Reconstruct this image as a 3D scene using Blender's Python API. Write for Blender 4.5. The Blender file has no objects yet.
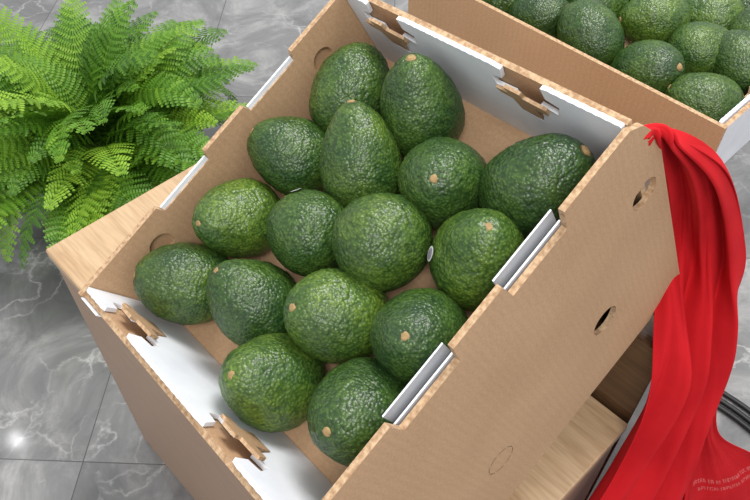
import bpy, bmesh, math, random
from mathutils import Matrix, Vector, noise, Euler
random.seed(7)
scene=bpy.context.scene
COL=scene.collection
HC=1.44
# ---------------------------------------------------------------- materials
def new_mat(name):
    m=bpy.data.materials.new(name);m.use_nodes=True
    nt=m.node_tree;b=nt.nodes['Principled BSDF']
    return m,nt,b
def N(nt,t,**k):
    n=nt.nodes.new(t)
    for a,v in k.items():
        if a in n.inputs.keys(): n.inputs[a].default_value=v
        else: setattr(n,a,v)
    return n
def coords(nt,kind='Object',scale=(1,1,1),rot=(0,0,0),loc=(0,0,0)):
    tc=N(nt,'ShaderNodeTexCoord');mp=N(nt,'ShaderNodeMapping')
    mp.inputs['Scale'].default_value=scale;mp.inputs['Rotation'].default_value=rot;mp.inputs['Location'].default_value=loc
    nt.links.new(tc.outputs[kind],mp.inputs['Vector']);return mp.outputs['Vector']
def ramp(nt,fac,stops):
    r=N(nt,'ShaderNodeValToRGB');e=r.color_ramp.elements
    while len(e)<len(stops): e.new(0.5)
    for i,(p,c) in enumerate(stops):
        e[i].position=p;e[i].color=(*c,1) if len(c)==3 else c
    nt.links.new(fac,r.inputs[0]);return r.outputs[0]
def mix(nt,fac,a,b,mode='MIX'):
    m=N(nt,'ShaderNodeMix',data_type='RGBA',blend_type=mode)
    for s,v in ((0,fac),(6,a),(7,b)):
        if hasattr(v,'node'): nt.links.new(v,m.inputs[s])
        else: m.inputs[s].default_value=v if s==0 else (*v,1)
    return m.outputs[2]
def bump(nt,b,h,strength=.5,dist=.001):
    n=N(nt,'ShaderNodeBump');n.inputs['Strength'].default_value=strength;n.inputs['Distance'].default_value=dist
    nt.links.new(h,n.inputs['Height']);nt.links.new(n.outputs[0],b.inputs['Normal'])
def noise_t(nt,vec,scale,detail=3,rough=.5,dist=0):
    n=N(nt,'ShaderNodeTexNoise');n.inputs['Scale'].default_value=scale;n.inputs['Detail'].default_value=detail
    n.inputs['Roughness'].default_value=rough;n.inputs['Distortion'].default_value=dist
    nt.links.new(vec,n.inputs['Vector']);return n.outputs['Fac']

def mat_cardboard():
    m,nt,b=new_mat('cardboard_kraft')
    v=coords(nt)
    n1=noise_t(nt,v,9,4);n2=noise_t(nt,v,400,2)
    c=ramp(nt,n1,[(.3,(.43,.262,.145)),(.7,(.51,.322,.185))])
    c=mix(nt,.2,c,ramp(nt,n2,[(.35,(.32,.19,.10)),(.65,(.60,.41,.25))]))
    w=N(nt,'ShaderNodeTexWave',wave_type='BANDS',bands_direction='Y');w.inputs['Scale'].default_value=42;w.inputs['Distortion'].default_value=.6
    nt.links.new(v,w.inputs['Vector'])
    c=mix(nt,ramp(nt,w.outputs['Fac'],[(0,(.10,.10,.10)),(1,(0,0,0))]),c,(.30,.18,.10))
    nt.links.new(c,b.inputs['Base Color']);b.inputs['Roughness'].default_value=.72
    bump(nt,b,w.outputs['Fac'],.15,.0006)
    return m
def mat_edge():
    m,nt,b=new_mat('cardboard_cut_edge')
    v=coords(nt)
    n=noise_t(nt,v,260,3)
    c=ramp(nt,n,[(.35,(.32,.19,.10)),(.65,(.55,.38,.23))])
    nt.links.new(c,b.inputs['Base Color']);b.inputs['Roughness'].default_value=.85
    return m
def mat_white(name='cardboard_white',k=1.0):
    m,nt,b=new_mat(name)
    v=coords(nt);n=noise_t(nt,v,25,4)
    c=ramp(nt,n,[(.3,(.70*k,.73*k,.79*k)),(.7,(.82*k,.84*k,.88*k))])
    nt.links.new(c,b.inputs['Base Color']);b.inputs['Roughness'].default_value=.5
    return m
def mat_avocado():
    m,nt,b=new_mat('avocado_skin')
    oi=N(nt,'ShaderNodeObjectInfo')
    tc=N(nt,'ShaderNodeTexCoord');add=N(nt,'ShaderNodeVectorMath',operation='ADD')
    sc=N(nt,'ShaderNodeVectorMath',operation='SCALE');sc.inputs['Scale'].default_value=3
    cmb=N(nt,'ShaderNodeCombineXYZ')
    nt.links.new(oi.outputs['Random'],cmb.inputs[0]);nt.links.new(oi.outputs['Random'],cmb.inputs[1])
    nt.links.new(cmb.outputs[0],sc.inputs[0])
    nt.links.new(tc.outputs['Object'],add.inputs[0]);nt.links.new(sc.outputs[0],add.inputs[1]);v=add.outputs[0]
    vo=N(nt,'ShaderNodeTexVoronoi',feature='SMOOTH_F1');vo.inputs['Scale'].default_value=400;vo.inputs['Smoothness'].default_value=.55
    nt.links.new(v,vo.inputs['Vector'])
    n1=noise_t(nt,v,26,3);n2=noise_t(nt,v,210,3);n3=noise_t(nt,v,14,2);n4=noise_t(nt,v,650,2)
    dark=ramp(nt,n1,[(.32,(.011,.036,.008)),(.68,(.030,.070,.009))])
    lite=ramp(nt,n1,[(.32,(.048,.112,.020)),(.68,(.125,.200,.026))])
    f=ramp(nt,vo.outputs['Distance'],[(.12,(1,1,1)),(.6,(0,0,0))])
    f=mix(nt,.35,f,ramp(nt,n2,[(.40,(0,0,0)),(.62,(1,1,1))]))
    c=mix(nt,f,dark,lite)
    c=mix(nt,ramp(nt,n3,[(.5,(0,0,0)),(.75,(.5,.5,.5))]),c,(.018,.042,.016))
    c=mix(nt,1.0,c,oi.outputs['Color'],'MULTIPLY')
    c=mix(nt,ramp(nt,n4,[(.66,(0,0,0)),(.74,(.6,.6,.6))]),c,(.20,.26,.09))
    nt.links.new(c,b.inputs['Base Color']);b.inputs['Roughness'].default_value=.34
    b.inputs['Specular IOR Level'].default_value=.5
    h=N(nt,'ShaderNodeMath',operation='MULTIPLY_ADD');h.inputs[1].default_value=-1
    nt.links.new(vo.outputs['Distance'],h.inputs[0]);nt.links.new(n2,h.inputs[2])
    bump(nt,b,h.outputs[0],.68,.0012)
    return m
def flat(name,c,r=.5,bumpsc=0,metal=0):
    m,nt,b=new_mat(name)
    v=coords(nt);n=noise_t(nt,v,bumpsc or 60,4)
    col=ramp(nt,n,[(.3,tuple(x*.8 for x in c)),(.7,tuple(min(1,x*1.15) for x in c))])
    nt.links.new(col,b.inputs['Base Color']);b.inputs['Roughness'].default_value=r
    return m
def mat_wood(name,c1,c2,rough=.4,axis=0):
    m,nt,b=new_mat(name)
    s=[14,14,14];s[axis]=1.2
    v=coords(nt,scale=tuple(s))
    n=noise_t(nt,v,2.2,6,.6,1.2)
    v2=coords(nt,scale=tuple(x*6 for x in s));n2=noise_t(nt,v2,3,3)
    c=ramp(nt,n,[(.3,c1),(.5,c2),(.62,c1),(.75,c2)])
    c=mix(nt,.3,c,ramp(nt,n2,[(.35,tuple(x*.6 for x in c1)),(.65,c2)]))
    nt.links.new(c,b.inputs['Base Color']);b.inputs['Roughness'].default_value=rough
    bump(nt,b,n2,.1,.001)
    return m
def mat_floor():
    m,nt,b=new_mat('marble_tiles')
    v=coords(nt,rot=(0,0,math.radians(-44)),loc=(.02,.551,0))
    br=N(nt,'ShaderNodeTexBrick');br.offset=0;br.squash=1
    br.inputs['Scale'].default_value=1;br.inputs['Brick Width'].default_value=.6;br.inputs['Row Height'].default_value=.6
    br.inputs['Mortar Size'].default_value=.0012;br.inputs['Mortar Smooth'].default_value=.1
    br.inputs['Color1'].default_value=(.0,.0,.0,1);br.inputs['Color2'].default_value=(1,1,1,1);br.inputs['Mortar'].default_value=(.5,.5,.5,1)
    nt.links.new(v,br.inputs['Vector'])
    n1=noise_t(nt,v,4.2,9,.68,1.2)
    base=ramp(nt,n1,[(.28,(.12,.121,.124)),(.5,(.22,.22,.22)),(.72,(.42,.415,.41))])
    n2=noise_t(nt,v,5,5,.6)
    vm=N(nt,'ShaderNodeVectorMath',operation='SCALE');vm.inputs['Scale'].default_value=.45
    nz=N(nt,'ShaderNodeTexNoise');nz.inputs['Scale'].default_value=3.5;nz.inputs['Detail'].default_value=7;nz.inputs['Roughness'].default_value=.55
    nt.links.new(v,nz.inputs['Vector']);nt.links.new(nz.outputs['Color'],vm.inputs[0])
    ad=N(nt,'ShaderNodeVectorMath',operation='ADD');nt.links.new(v,ad.inputs[0]);nt.links.new(vm.outputs[0],ad.inputs[1])
    vo=N(nt,'ShaderNodeTexVoronoi',feature='DISTANCE_TO_EDGE');vo.inputs['Scale'].default_value=7
    nt.links.new(ad.outputs[0],vo.inputs['Vector'])
    vein=ramp(nt,vo.outputs['Distance'],[(.0,(1,1,1)),(.008,(.5,.5,.5)),(.05,(0,0,0))])
    mk=ramp(nt,n2,[(.45,(0,0,0)),(.66,(.65,.65,.65))])
    vf=N(nt,'ShaderNodeMath',operation='MULTIPLY');nt.links.new(vein,vf.inputs[0]);nt.links.new(mk,vf.inputs[1])
    c=mix(nt,vf.outputs[0],base,(.74,.73,.72))
    tl=mix(nt,br.outputs['Color'],(.85,.85,.85),(1.2,1.2,1.2))
    c=mix(nt,1,c,tl,'MULTIPLY')
    c=mix(nt,br.outputs['Fac'],c,(.08,.08,.08))
    nt.links.new(c,b.inputs['Base Color']);b.inputs['Roughness'].default_value=.09
    b.inputs['Specular IOR Level'].default_value=.7
    return m
def mat_cloth():
    m,nt,b=new_mat('red_fabric')
    v=coords(nt);n=noise_t(nt,v,700,2);n1=noise_t(nt,v,12,3)
    c=ramp(nt,n1,[(.3,(.46,.008,.013)),(.7,(.58,.013,.019))])
    nt.links.new(c,b.inputs['Base Color']);b.inputs['Roughness'].default_value=.85
    b.inputs['Specular IOR Level'].default_value=.15
    bump(nt,b,n,.25,.0006)
    return m
def mat_leaf():
    m,nt,b=new_mat('fern_leaf')
    at=N(nt,'ShaderNodeAttribute');at.attribute_name='tone'
    c=ramp(nt,at.outputs['Fac'],[(0,(.028,.105,.007)),(.5,(.13,.31,.020)),(1,(.34,.57,.050))])
    nt.links.new(c,b.inputs['Base Color']);b.inputs['Roughness'].default_value=.5
    tr=N(nt,'ShaderNodeBsdfTranslucent');ms=N(nt,'ShaderNodeMixShader');ms.inputs[0].default_value=.25
    nt.links.new(c,tr.inputs[0]);out=nt.nodes['Material Output']
    nt.links.new(b.outputs[0],ms.inputs[1]);nt.links.new(tr.outputs[0],ms.inputs[2]);nt.links.new(ms.outputs[0],out.inputs[0])
    return m
KRAFT=mat_cardboard();EDGE=mat_edge();WHITE=mat_white();SKIN=mat_avocado();WHITE_SHADED=mat_white('cardboard_grey_inner',.55)  # last one: white board darkened, notch shade put into its colour
STEM=flat('stem_scar',(.32,.21,.09),.8,300);STEMD=flat('stem_ring',(.10,.065,.025),.8,300)
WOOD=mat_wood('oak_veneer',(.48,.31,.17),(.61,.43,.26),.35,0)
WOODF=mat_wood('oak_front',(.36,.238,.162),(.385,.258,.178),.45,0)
WOODD=mat_wood('dark_wood',(.075,.038,.018),(.13,.07,.035),.12,0)
FLOOR=mat_floor();CLOTH=mat_cloth();LEAF=mat_leaf();PRINT=flat('faded_print',(.60,.09,.09),.8)
STICK=flat('sticker_paper',(.75,.75,.72),.4);STICKP=flat('sticker_print',(.30,.27,.35),.4)
BLACK=flat('black_rubber',(.012,.012,.013),.45);POT=flat('pot_ceramic',(.12,.11,.10),.5);SOIL=flat('soil',(.03,.02,.012),.95,80)

def obj(name,me,parent=None,mats=()):
    o=bpy.data.objects.new(name,me);COL.objects.link(o)
    for m in mats: me.materials.append(m)
    if parent: o.parent=parent
    return o
def empty(name,mat=None):
    o=bpy.data.objects.new(name,None);COL.objects.link(o);o.empty_display_size=.1
    if mat is not None: o.matrix_world=mat
    return o
# ---------------------------------------------------------------- cut board
def board(name,outer,holes,th,M,parent,mats):
    cu=bpy.data.curves.new('tmp','CURVE');cu.dimensions='2D';cu.fill_mode='BOTH';cu.extrude=th/2
    for lp in [outer]+holes:
        sp=cu.splines.new('POLY');sp.points.add(len(lp)-1);sp.use_cyclic_u=True
        for p,q in zip(sp.points,lp): p.co=(q[0],q[1],0,1)
    t=bpy.data.objects.new('tmp',cu);COL.objects.link(t)
    dg=bpy.context.evaluated_depsgraph_get();dg.update()
    me=bpy.data.meshes.new_from_object(t.evaluated_get(dg))
    bpy.data.objects.remove(t);bpy.data.curves.remove(cu)
    me.materials.clear()
    bm=bmesh.new();bm.from_mesh(me);bmesh.ops.remove_doubles(bm,verts=bm.verts,dist=1e-6)
    bmesh.ops.recalc_face_normals(bm,faces=bm.faces)
    for f in bm.faces:
        f.smooth=False
        if abs(f.normal.z)<.5: f.material_index=1
        elif f.normal.z<0 and len(mats)>2: f.material_index=2
        else: f.material_index=0
    bm.transform(M);bm.to_mesh(me);bm.free()
    return obj(name,me,parent,mats)
def circ(x,y,r,n=28): return [(x+r*math.cos(i*2*math.pi/n),y+r*math.sin(i*2*math.pi/n)) for i in range(n)]
def rect(a,b,c,d): return [(a,b),(c,b),(c,d),(a,d)]
def boxmesh(name,x0,x1,y0,y1,z0,z1,parent=None,mats=(),bev=.002):
    bm=bmesh.new();bmesh.ops.create_cube(bm,size=1)
    for v in bm.verts: v.co=Vector(((x0+x1)/2+v.co.x*(x1-x0),(y0+y1)/2+v.co.y*(y1-y0),(z0+z1)/2+v.co.z*(z1-z0)))
    if bev: bmesh.ops.bevel(bm,geom=bm.edges[:],offset=bev,segments=2,affect='EDGES')
    me=bpy.data.meshes.new(name);bm.to_mesh(me);bm.free()
    return obj(name,me,parent,mats)
HOOK=[(-.022,0),(-.024,-.013),(-.036,-.015),(-.034,-.027),(-.014,-.026),(-.012,-.050),(.010,-.052),(.012,-.026),(.030,-.028),(.033,-.016),(.020,-.013),(.018,0)]
def carton(name,W,L,H,FD,Mw,notch_y,hook_x,holesR,holesL,main=True):
    E=empty(name,Mw)
    t=.0055
    FL_=math.radians(10) if main else 0      # front wall bent outwards
    fy=math.tan(FL_)*FD
    def sideM(x): return Matrix(((0,0,1,x),(1,0,0,0),(0,1,0,0),(0,0,0,1)))
    def endM(y): return Matrix(((1,0,0,0),(0,0,-1,y),(0,1,0,0),(0,0,0,1)))
    def sideoutline(ext,nd):
        top=[(-L/2-fy,0)]
        for yc in sorted(notch_y):
            h=.034
            top+=[(yc-h,0),(yc-h+.003,-nd),(yc+h-.003,-nd),(yc+h,0)]
        top+=[(L/2-.010,0),(L/2+.004,-.012),(L/2+ext,-.045)] if ext else [(L/2,0)]
        return [(-L/2,-FD),(-L/2,-H),(L/2+ext,-H)]+top[::-1]
    board('panel_right',sideoutline(.018 if main else 0,.022),[circ(*h) for h in holesR],t,sideM(W/2),E,(KRAFT,EDGE))
    board('panel_left',sideoutline(0,.010),[circ(*h) for h in holesL],t,sideM(-W/2),E,(KRAFT,EDGE))
    if main: board('panel_left_outer',[(-L/2,-H),(L/2,-H),(L/2,-.016),(-L/2,-.016)],[],.003,sideM(-W/2-.0045),E,(KRAFT,EDGE))  # added backing sheet, blocks the bright floor so the left holes look dark
    WB=(KRAFT,EDGE) if main else (WHITE,EDGE)
    for s,nm in ((1,'back'),(-1,'front')):
        y=s*(L/2-t/2-.0005)
        if s<0 and main:
            piv=Matrix.Translation((0,y,-FD))@Matrix.Rotation(FL_,4,'X')@Matrix.Translation((0,-y,FD))
        else: piv=Matrix()
        board('panel_'+nm,rect(-W/2+t/2,-FD,W/2-t/2,-.002),[],t,piv@endM(y),E,WB)
        board('panel_lower_'+nm,rect(-W/2+t/2,-H,W/2-t/2,-FD),[],t,endM(y),E,WB)
        yl=s*(L/2-t-.0035)
        top=[];x=-W/2+t/2+.001;xe=W/2-t/2-.001;k=0
        hk=sorted(hook_x)
        while x<xe:
            hit=[h for h in hk if h-.026<x<h+.024]
            if hit:
                h=hit[0];top+=[(h+a,b if b<0 else 0) for a,b in HOOK];x=h+.026;continue
            top.append((x,.0018 if k%2 else .0010));x+=.004;k+=1
        top.append((xe,0))
        outl=[(-W/2+t/2+.001,-FD),(xe,-FD)]+top[::-1]
        board('liner_'+nm,outl,[],.004,piv@endM(yl),E,(WHITE,WHITE,WHITE))
        if s<0 and main: board('liner_fold',rect(-W/2+.004,-.03,hk[0]-.026,.0015),[],.001,piv@endM(y-t/2-.0012),E,(WHITE,WHITE))
        for h in hk:
            tab=[(-.012,-.048),(.009,-.050),(.010,-.026),(.024,-.026),(.026,-.014),(.004,-.012),(.004,-.004),(-.012,-.004),(-.012,-.014),(-.026,-.016),(-.024,-.024),(-.012,-.026)]
            R=piv@Matrix.Translation((h,yl-s*.001,-.048))@Matrix.Rotation(s*math.radians(12),4,'X')@Matrix.Translation((0,0,.048))
            T2=Matrix(((1,0,0,0),(0,0,-1,0),(0,1,0,0),(0,0,0,1)))
            board('lock_tab_'+nm,tab,[],.003,R@T2,E,(KRAFT,EDGE))
    for yc in notch_y:
        board('notch_liner',rect(yc-.033,-.05,yc+.033,-.019),[],.0016,sideM(W/2-t/2-.002),E,(WHITE_SHADED,WHITE))
        board('notch_liner',rect(yc-.033,-.05,yc+.033,-.008),[],.0014,sideM(W/2-t/2-.0075),E,(WHITE_SHADED,WHITE))
        board('notch_liner',rect(yc-.031,-.011,yc+.031,-.005),[],.0022,sideM(-W/2),E,(WHITE,WHITE))
    boxmesh('tray_floor',-W/2+t/2,W/2-t/2,-L/2+t,L/2-t,-FD-.004,-FD,E,(KRAFT,),0)
    boxmesh('bottom',-W/2+t/2,W/2-t/2,-L/2+t,L/2-t,-H,-H+.005,E,(KRAFT,),0)
    return E
X=Vector((.995,-.035,.093)).normalized();Yv=Vector((-.01,.894,.449));Yv=(Yv-X*X.dot(Yv)).normalized();Z=X.cross(Yv)
MB=Matrix.Translation((-.326,.263,1.006))@Matrix((X,Yv,Z)).transposed().to_4x4()
box=carton('cardboard_produce_box',.314,.36,.345,.096,MB,[.062,-.060],[-.098,.062],
   [(.092,-.224,.0165),(.172,-.098,.0155)],[(-.119,-.035,.013),(.117,-.037,.012)])
bm=bmesh.new()
n=40
for i in range(n):
    if i%5==4: continue
    a0=i*2*math.pi/n;a1=(i+.9)*2*math.pi/n
    q=[]
    for a,r in ((a0,.0160),(a1,.0160),(a1,.0168),(a0,.0168)):
        q.append(bm.verts.new((.157+.0030,-.071+r*math.cos(a),-.240+r*math.sin(a))))
    bm.faces.new(q)
me=bpy.data.meshes.new('perforation');bm.to_mesh(me);bm.free();obj('perforation',me,box,(STEMD,))
M2=Matrix.Translation((-.423,.855,.92))@Matrix.Rotation(-math.pi/2,4,'Z')
carton('cardboard_produce_box.001',.31,.47,.088,.078,M2,[],[-.08,.06],[],[],False)

# ---------------------------------------------------------------- avocados
def avo_surf(th,ph,R,Hh,k):
    c=math.cos(th);s=math.sin(th)
    r=R*s*(1-k*c-.10*k*(c*c))
    z=Hh*c
    if c>.97: z-=.0015*(c-.97)/.03
    return Vector((r*math.cos(ph),r*math.sin(ph),z))
def avo_mesh(name,R,Hh,k,seed):
    bm=bmesh.new();nt_,np_=80,120;rows=[]
    off=Vector((seed*3.1,seed*1.7,0))
    for i in range(nt_+1):
        th=math.pi*i/nt_
        if i in(0,nt_): rows.append([bm.verts.new(avo_surf(th,0,R,Hh,k))]);continue
        row=[]
        for j in range(np_):
            p=avo_surf(th,2*math.pi*j/np_,R,Hh,k)
            d=noise.noise(p*22+off)*.0026+noise.noise(p*75+off)*.0008+noise.noise(p*230+off)*.0006+noise.noise(p*420+off)*.0004
            row.append(bm.verts.new(p+p.normalized()*d))
        rows.append(row)
    for i in range(nt_):
        a,b=rows[i],rows[i+1]
        for j in range(np_):
            j2=(j+1)%np_
            if len(a)==1: f=bm.faces.new((a[0],b[j],b[j2]))
            elif len(b)==1: f=bm.faces.new((a[j],b[0],a[j2]))
            else: f=bm.faces.new((a[j],b[j],b[j2],a[j2]))
            f.smooth=True
    z=rows[0][0].co.z
    prof=[(.0054,z-.0016,2),(.0046,z+.0003,2),(.0036,z+.0004,1),(.0033,z+.0014,1),(.0018,z+.0019,1),(.0,z+.0014,1)]
    prev=None
    for r,zz,mi in prof:
        ring=[bm.verts.new((r*math.cos(a*math.pi/8)*(1+.12*math.sin(a*2.3+seed)),r*math.sin(a*math.pi/8)*(1+.10*math.cos(a*1.3+seed)),zz)) for a in range(16)] if r>0 else [bm.verts.new((0,0,zz))]
        if prev:
            for a in range(16):
                if len(ring)>1: f=bm.faces.new((prev[a],prev[(a+1)%16],ring[(a+1)%16],ring[a]))
                else: f=bm.faces.new((prev[a],prev[(a+1)%16],ring[0]))
                f.material_index=mi;f.smooth=True
        prev=ring
    me=bpy.data.meshes.new(name);bm.to_mesh(me);bm.free()
    for m in (SKIN,STEM,STEMD): me.materials.append(m)
    return me
PR={'round':(.0395,.0425,.08),'egg':(.0385,.0460,.16),'pear':(.0380,.052,.26),'oval':(.0375,.048,.12),'egg2':(.0380,.0475,.19)}
VAR={k:avo_mesh('avo_'+k,*v,i+1) for i,(k,v) in enumerate(PR.items())}
TINT={'n':(1,1,1),'l':(1.32,1.25,1.1),'d':(.60,.70,.80),'m':(.80,.88,.95)}
def place(loc,axis,kind,scale,spin,M=None,tint='n'):
    ax=Vector(axis).normalized();q=Vector((0,0,1)).rotation_difference(ax).to_matrix().to_4x4()
    o=bpy.data.objects.new('avocado',VAR[kind]);COL.objects.link(o)
    m=Matrix.Translation(loc)@q@Matrix.Rotation(spin,4,'Z')@Matrix.Scale(scale,4)
    o.matrix_world=(M@m) if M is not None else m
    o.color=(*TINT[tint],1)
    return o
A=[(-.112,.108,-.050,(-.16,.96,.2),'oval',.98,'n'),(-.032,.126,-.044,(-.075,.338,.935),'pear',.98,'m'),
(-.117,.025,-.050,(-.576,-.2,.79),'egg',.95,'m'),(-.045,.057,-.042,(-.42,.607,.65),'pear',.97,'n'),
(.035,.079,-.050,(.372,-.227,.90),'egg',1.0,'m'),(.106,.118,-.048,(.513,.706,.49),'oval',1.04,'d'),
(-.116,-.055,-.050,(.07,-.527,.85),'egg2',.98,'l'),(-.039,-.022,-.052,(-.167,-.117,-.98),'round',.97,'m'),
(.030,.008,-.044,(-.31,-.1,-.95),'round',1.04,'n'),(.104,.045,-.050,(.28,.324,.90),'egg2',1.0,'l'),
(-.116,-.131,-.050,(-.42,-.46,.79),'egg',1.0,'n'),(-.038,-.100,-.050,(-.404,.042,.915),'egg2',1.0,'m'),
(.0385,-.063,-.048,(-.19,-.34,.918),'egg',1.02,'l'),(.111,-.033,-.048,(.257,-.157,.95),'egg',1.0,'m'),
(.029,-.138,-.050,(-.01,-.2,.976),'egg2',1.04,'l'),(.113,-.107,-.048,(.175,-.425,.885),'egg',1.04,'d')]
AV=[]
for i,(x,y,z,ax,kd,sc,ti) in enumerate(A):
    AV.append(place((x,y,z),ax,kd,sc,i*1.7,MB,ti))
def sticker(o,kind,ldir,r=.0075):
    R,Hh,k=PR[kind];th=math.acos(ldir.z);ph=math.atan2(ldir.y,ldir.x)
    bm=bmesh.new();rings=[]
    for rr in (0,.5,.75,1):
        if rr==0: rings.append([bm.verts.new(avo_surf(th,ph,R,Hh,k)*1.03)]);continue
        rings.append([bm.verts.new(avo_surf(th+rr*r/Hh*math.cos(a*math.pi/12),ph+rr*r*.75/R/max(.3,math.sin(th))*math.sin(a*math.pi/12),R,Hh,k)*1.03) for a in range(24)])
    for i in range(3):
        for a in range(24):
            b2=(a+1)%24
            f=bm.faces.new((rings[0][0],rings[1][a],rings[1][b2])) if i==0 else bm.faces.new((rings[i][a],rings[i+1][a],rings[i+1][b2],rings[i][b2]))
            f.material_index=1 if i<2 else 0;f.smooth=True
    me=bpy.data.meshes.new('label');bm.to_mesh(me);bm.free()
    return obj('fruit_label',me,o,(STICK,STICKP))
def locdir(o,d): return (o.matrix_world.to_3x3().inverted()@(MB.to_3x3()@Vector(d))).normalized()
bpy.context.view_layer.update()
sticker(AV[7],'round',locdir(AV[7],(-.60,.50,.63)))
sticker(AV[9],'egg2',locdir(AV[9],(-.62,-.58,.46)))
random.seed(11)
us=[-.612,-.535,-.458,-.381,-.304,-.236];vs=[.757,.832,.905,.970]
for r_,v_ in enumerate(vs):
    for c_,u_ in enumerate(us):
        uu=min(max(u_+random.uniform(-.010,.010)+(.02 if r_%2 else -.01),-.606),-.238);vv=v_+random.uniform(-.003,.008)
        th=random.choice((0,math.pi))+random.uniform(-.5,.5) if r_==0 else random.uniform(0,6.28)
        ax=(math.cos(th),math.sin(th),random.uniform(0,.9))
        place((uu,min(vv,.962),.895+random.uniform(-.004,.014)),ax,random.choice(['oval','egg','egg2','egg']),random.uniform(.94,1.0),random.random()*6,None,random.choice('nmmdl'))

# ---------------------------------------------------------------- pedestals
P=empty('wooden_display_stand')
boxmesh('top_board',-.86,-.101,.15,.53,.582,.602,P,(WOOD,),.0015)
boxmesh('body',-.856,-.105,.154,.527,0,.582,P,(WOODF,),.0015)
P=empty('wooden_display_stand.001')
boxmesh('top_board',-.70,-.101,.533,.62,.732,.75,P,(WOODD,),.0015)
boxmesh('body',-.697,-.104,.536,.617,0,.732,P,(WOODD,),.0015)
P=empty('wooden_display_stand.002')
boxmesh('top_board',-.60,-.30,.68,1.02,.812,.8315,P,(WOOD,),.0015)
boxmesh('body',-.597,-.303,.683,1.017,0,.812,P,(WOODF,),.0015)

# ---------------------------------------------------------------- red cloth
def loft(name,secs,nu,nv,folds,amp,parent=None,seed=0,th=.0012):
    def cr(p0,p1,p2,p3,t): return .5*((2*p1)+(-p0+p2)*t+(2*p0-5*p1+4*p2-p3)*t*t+(-p0+3*p1-3*p2+p3)*t**3)
    S=[(Vector(a),Vector(b)) for a,b in secs];n=len(S)
    bm=bmesh.new();rows=[]
    for i in range(nv+1):
        t=i/nv*(n-1);k=min(int(t),n-2);f=t-k
        g=lambda j,q:S[max(0,min(n-1,j))][q]
        a=cr(g(k-1,0),g(k,0),g(k+1,0),g(k+2,0),f);b=cr(g(k-1,1),g(k,1),g(k+1,1),g(k+2,1),f)
        w=(b-a);t0=max(0,k-1);t1=min(n-1,k+2)
        ta=(g(min(n-1,k+1),0)+g(min(n-1,k+1),1)-g(t0,0)-g(t0,1)).normalized();tb=(g(t1,0)+g(t1,1)-g(k,0)-g(k,1)).normalized()
        nn=w.cross(ta.lerp(tb,f))
        nn=nn.normalized() if nn.length>1e-9 else Vector((1,0,0))
        row=[]
        for j in range(nu+1):
            s=j/nu
            n1=noise.noise(Vector((s*2.0,t*.25,seed)));n2=noise.noise(Vector((s*8+t*.2,t*.3,seed+5)));n3=noise.noise(Vector((s*18-t*.3,t*.5,seed+9)))
            ph=folds*2*math.pi*(s+.16*n1+.04*math.sin(t*.7+seed))
            am=amp*min(1,t*.25+.10)*(1+.8*noise.noise(Vector((s*3,t*.4,seed+2))))
            sh=math.sin(ph)
            d=am*(sh+.7*n2+.22*n3)
            row.append(bm.verts.new(a+w*s+nn*d))
        rows.append(row)
    for i in range(nv):
        for j in range(nu):
            f=bm.faces.new((rows[i][j],rows[i][j+1],rows[i+1][j+1],rows[i+1][j]));f.smooth=True
    me=bpy.data.meshes.new(name);bm.to_mesh(me);bm.free()
    o=obj(name,me,parent,(CLOTH,PRINT))
    m=o.modifiers.new('s','SOLIDIFY');m.thickness=th
    return o
z=HC
CL=empty('red_cloth')
loft('drape',[((-.172,.427,z-.368),(-.190,.430,z-.376)),((-.166,.434,z-.360),(-.176,.448,z-.369)),
 ((-.168,.450,z-.370),(-.155,.478,z-.383)),((-.176,.482,z-.410),(-.130,.532,z-.434)),
 ((-.176,.535,z-.485),(-.112,.576,z-.507)),((-.172,.578,z-.590),(-.088,.610,z-.601)),((-.118,.530,z-.660),(-.070,.614,z-.680)),((-.087,.500,z-.730),(-.052,.616,z-.7495)),
 ((-.084,.470,z-.850),(-.024,.607,z-.876)),((-.081,.405,z-.965),(.0095,.597,z-1.022)),((-.077,.38,z-1.2),(.05,.60,z-1.2)),((-.06,.37,z-1.43),(.08,.62,z-1.43))],150,300,3.3,.0105,CL)
tail=loft('tail',[((-.055,.605,z-.78),(-.048,.615,z-.78)),((-.040,.607,z-.868),(-.020,.634,z-.886)),((-.025,.600,z-.95),(.026,.695,z-.965)),((.000,.591,z-1.05),(.078,.765,z-1.055)),((.02,.58,z-1.2),(.12,.81,z-1.2)),((.03,.57,z-1.42),(.15,.83,z-1.42))],160,240,1.4,.008,CL,2)
rp=random.Random(4);nu=160
for blk,(r0,h,c0,c1) in enumerate(((118,5,24,134),(128,4,34,118))):
    j=c0
    while j<c1:
        wd=rp.choice((2,3,4));pat=[[rp.random()<.55 for _ in range(wd)] for _ in range(h)]
        for a in range(h):
            for b2 in range(wd):
                if pat[a][b2] or b2==0: tail.data.polygons[(r0+a)*nu+j+b2].material_index=1
        j+=wd+1+(2 if rp.random()<.15 else 0)

# ---------------------------------------------------------------- cables
C=empty('power_cable')
for k in range(3):
    cu=bpy.data.curves.new('cable','CURVE');cu.dimensions='3D';cu.bevel_depth=.006;cu.bevel_resolution=4
    sp=cu.splines.new('BEZIER');pts=[(-.16,1.085),(-.04,1.098),(.08,1.09),(.4,1.12)]
    sp.bezier_points.add(3)
    for p,q in zip(sp.bezier_points,pts): p.co=(q[0],q[1]+(k-1)*.017+(.004 if k==2 else 0),.0065);p.handle_left_type=p.handle_right_type='AUTO'
    o=bpy.data.objects.new('cable',cu);COL.objects.link(o);o.parent=C;cu.materials.append(BLACK)

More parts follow.
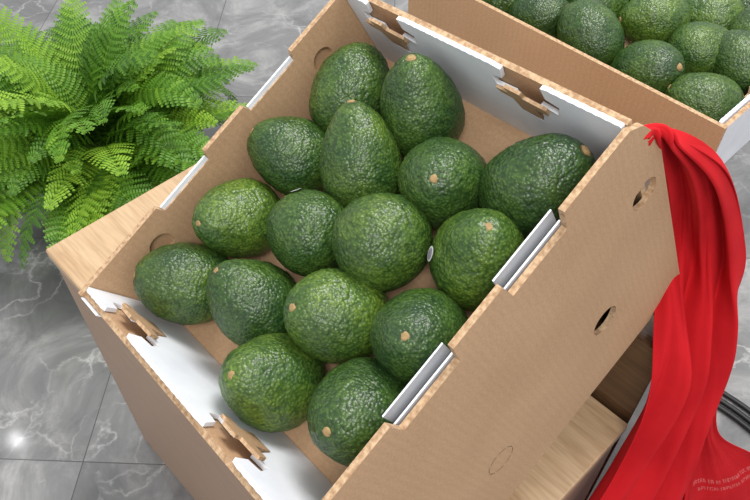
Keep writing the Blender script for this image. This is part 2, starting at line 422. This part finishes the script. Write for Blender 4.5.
# ---------------------------------------------------------------- fern
def frond(bm,base,az,length,elev,droop,side_tw,rng,tl):
    n=30;pts=[];p=Vector(base);ang=elev;step=length/n
    az2=az
    for i in range(n+1):
        pts.append(p.copy())
        az2+=side_tw/n
        dh=Vector((math.cos(az2),math.sin(az2),0))
        p=p+(dh*math.cos(ang)+Vector((0,0,1))*math.sin(ang))*step
        ang-=droop/n*(.4+1.2*i/n)
    tn=rng.uniform(.05,.8);roll=rng.uniform(-.6,.6)
    def quad(vs,t):
        f=bm.faces.new([bm.verts.new(v) for v in vs]);f[tl]=t
    def frame(k):
        d=(pts[k+1]-pts[k]).normalized();s=d.cross(Vector((0,0,1)));s=s.normalized() if s.length>1e-5 else Vector((1,0,0));u=s.cross(d)
        return d,s*math.cos(roll)+u*math.sin(roll),u*math.cos(roll)-s*math.sin(roll)
    for i in range(n):
        d,s,u=frame(i)
        w=.0011*(1-i/n)+.0004
        quad([pts[i]-s*w+u*.0006,pts[i]+s*w+u*.0006,pts[i+1]+s*w+u*.0006,pts[i+1]-s*w+u*.0006],.8)
    i0=.14;m=20
    for j in range(m):
        t=i0+(1-i0)*j/m;fi=t*n;k=min(int(fi),n-1);c=pts[k].lerp(pts[k+1],fi-k)
        d,s,u=frame(k)
        q=j/m
        pl=length*.25*min(1,.5+q*2.2)*(1-q)**.75+.003
        for sg in (-1,1):
            pd=(s*sg*.9+d*(.28+.35*q)+u*rng.uniform(-.05,.18)).normalized();pdw=pd.cross(u)*sg
            nl=max(4,int(pl/.0058));tt=tn+rng.uniform(-.15,.15)+.18*q
            sag=rng.uniform(.05,.32)*pl
            for a in range(nl):
                f0=a/nl;f1=(a+.80)/nl;fm=(a+.80)/nl
                def pp(f,lat): return c+pd*(pl*f)+pdw*lat-u*(sag*f*f)+u*(.25*abs(lat))
                wl=length*.028*(1-f0)**.6*min(1,.6+f0*4)+.0006
                quad([pp(f0,0),pp(f0+.02,wl*.75),pp(fm,wl),pp(f1,0)],tt+.08)
                quad([pp(f0,0),pp(f1,0),pp(fm,-wl),pp(f0+.02,-wl*.75)],tt-.08)
F=empty('potted_fern')
bm=bmesh.new();tl=bm.faces.layers.float.new('tone');rng=random.Random(5)
FC=Vector((-1.49,.49,.20))
NF=190
for i in range(NF):
    az=i*2.399963+rng.uniform(-.5,.5)
    q=(i/NF)
    elev=math.radians(82-66*q+rng.uniform(-14,14));ln=rng.uniform(.27,.42)
    r0=.02+.08*q
    frond(bm,FC+Vector((math.cos(az)*r0,math.sin(az)*r0,rng.uniform(-.01,.02))),az,ln,elev,math.radians(rng.uniform(45,115)),rng.uniform(-.9,.9),rng,tl)
me=bpy.data.meshes.new('fronds')
bm.to_mesh(me);bm.free();obj('fronds',me,F,(LEAF,))
def lathe(name,prof,c,parent,mat):
    bm=bmesh.new();prev=None
    for r,zz in prof:
        ring=[bm.verts.new((c[0]+r*math.cos(a*math.pi/24),c[1]+r*math.sin(a*math.pi/24),zz)) for a in range(48)]
        if prev:
            for a in range(48): bm.faces.new((prev[a],prev[(a+1)%48],ring[(a+1)%48],ring[a])).smooth=True
        prev=ring
    me=bpy.data.meshes.new(name);bm.to_mesh(me);bm.free();return obj(name,me,parent,(mat,))
lathe('pot',[(.001,0),(.085,0),(.095,.01),(.125,.2),(.13,.21),(.12,.21),(.11,.19)],FC,F,POT)
lathe('soil',[(.001,.195),(.06,.196),(.114,.19)],FC,F,SOIL)

# ---------------------------------------------------------------- floor
bm=bmesh.new();bmesh.ops.create_grid(bm,x_segments=2,y_segments=2,size=5);me=bpy.data.meshes.new('floor');bm.to_mesh(me);bm.free()
obj('floor',me,None,(FLOOR,))

# ---------------------------------------------------------------- light
w=bpy.data.worlds.new('World');scene.world=w;w.use_nodes=True
w.node_tree.nodes['Background'].inputs[0].default_value=(.97,.98,1,1);w.node_tree.nodes['Background'].inputs[1].default_value=.85
def area(name,loc,target,size,power,col=(1,1,1)):
    l=bpy.data.lights.new(name,'AREA');l.shape='RECTANGLE';l.size=size[0];l.size_y=size[1];l.energy=power;l.color=col
    o=bpy.data.objects.new(name,l);COL.objects.link(o);o.location=loc
    o.rotation_euler=(Vector(target)-Vector(loc)).to_track_quat('-Z','Y').to_euler();return o
area('ceiling_light',(-.6,1.3,3.2),(-.4,.5,.6),(1.0,1.0),60,(1,.98,.95))
area('ceiling_light.001',(.8,-.9,3.0),(-.4,.4,.8),(.8,.8),40,(1,.98,.95))
area('ceiling_light.002',(-3.19,-.12,3.0),(-1.2,.3,.2),(.06,.06),.5,(1,1,1))
scene.view_settings.view_transform='Standard';scene.view_settings.look='None'
# ---------------------------------------------------------------- camera
cd=bpy.data.cameras.new('camera');cd.lens=36;cd.sensor_width=36;cd.clip_start=.01
co=bpy.data.objects.new('camera',cd);COL.objects.link(co)
co.location=(0,0,HC);co.rotation_euler=(math.radians(40.78),0,math.radians(46.15))
scene.camera=co
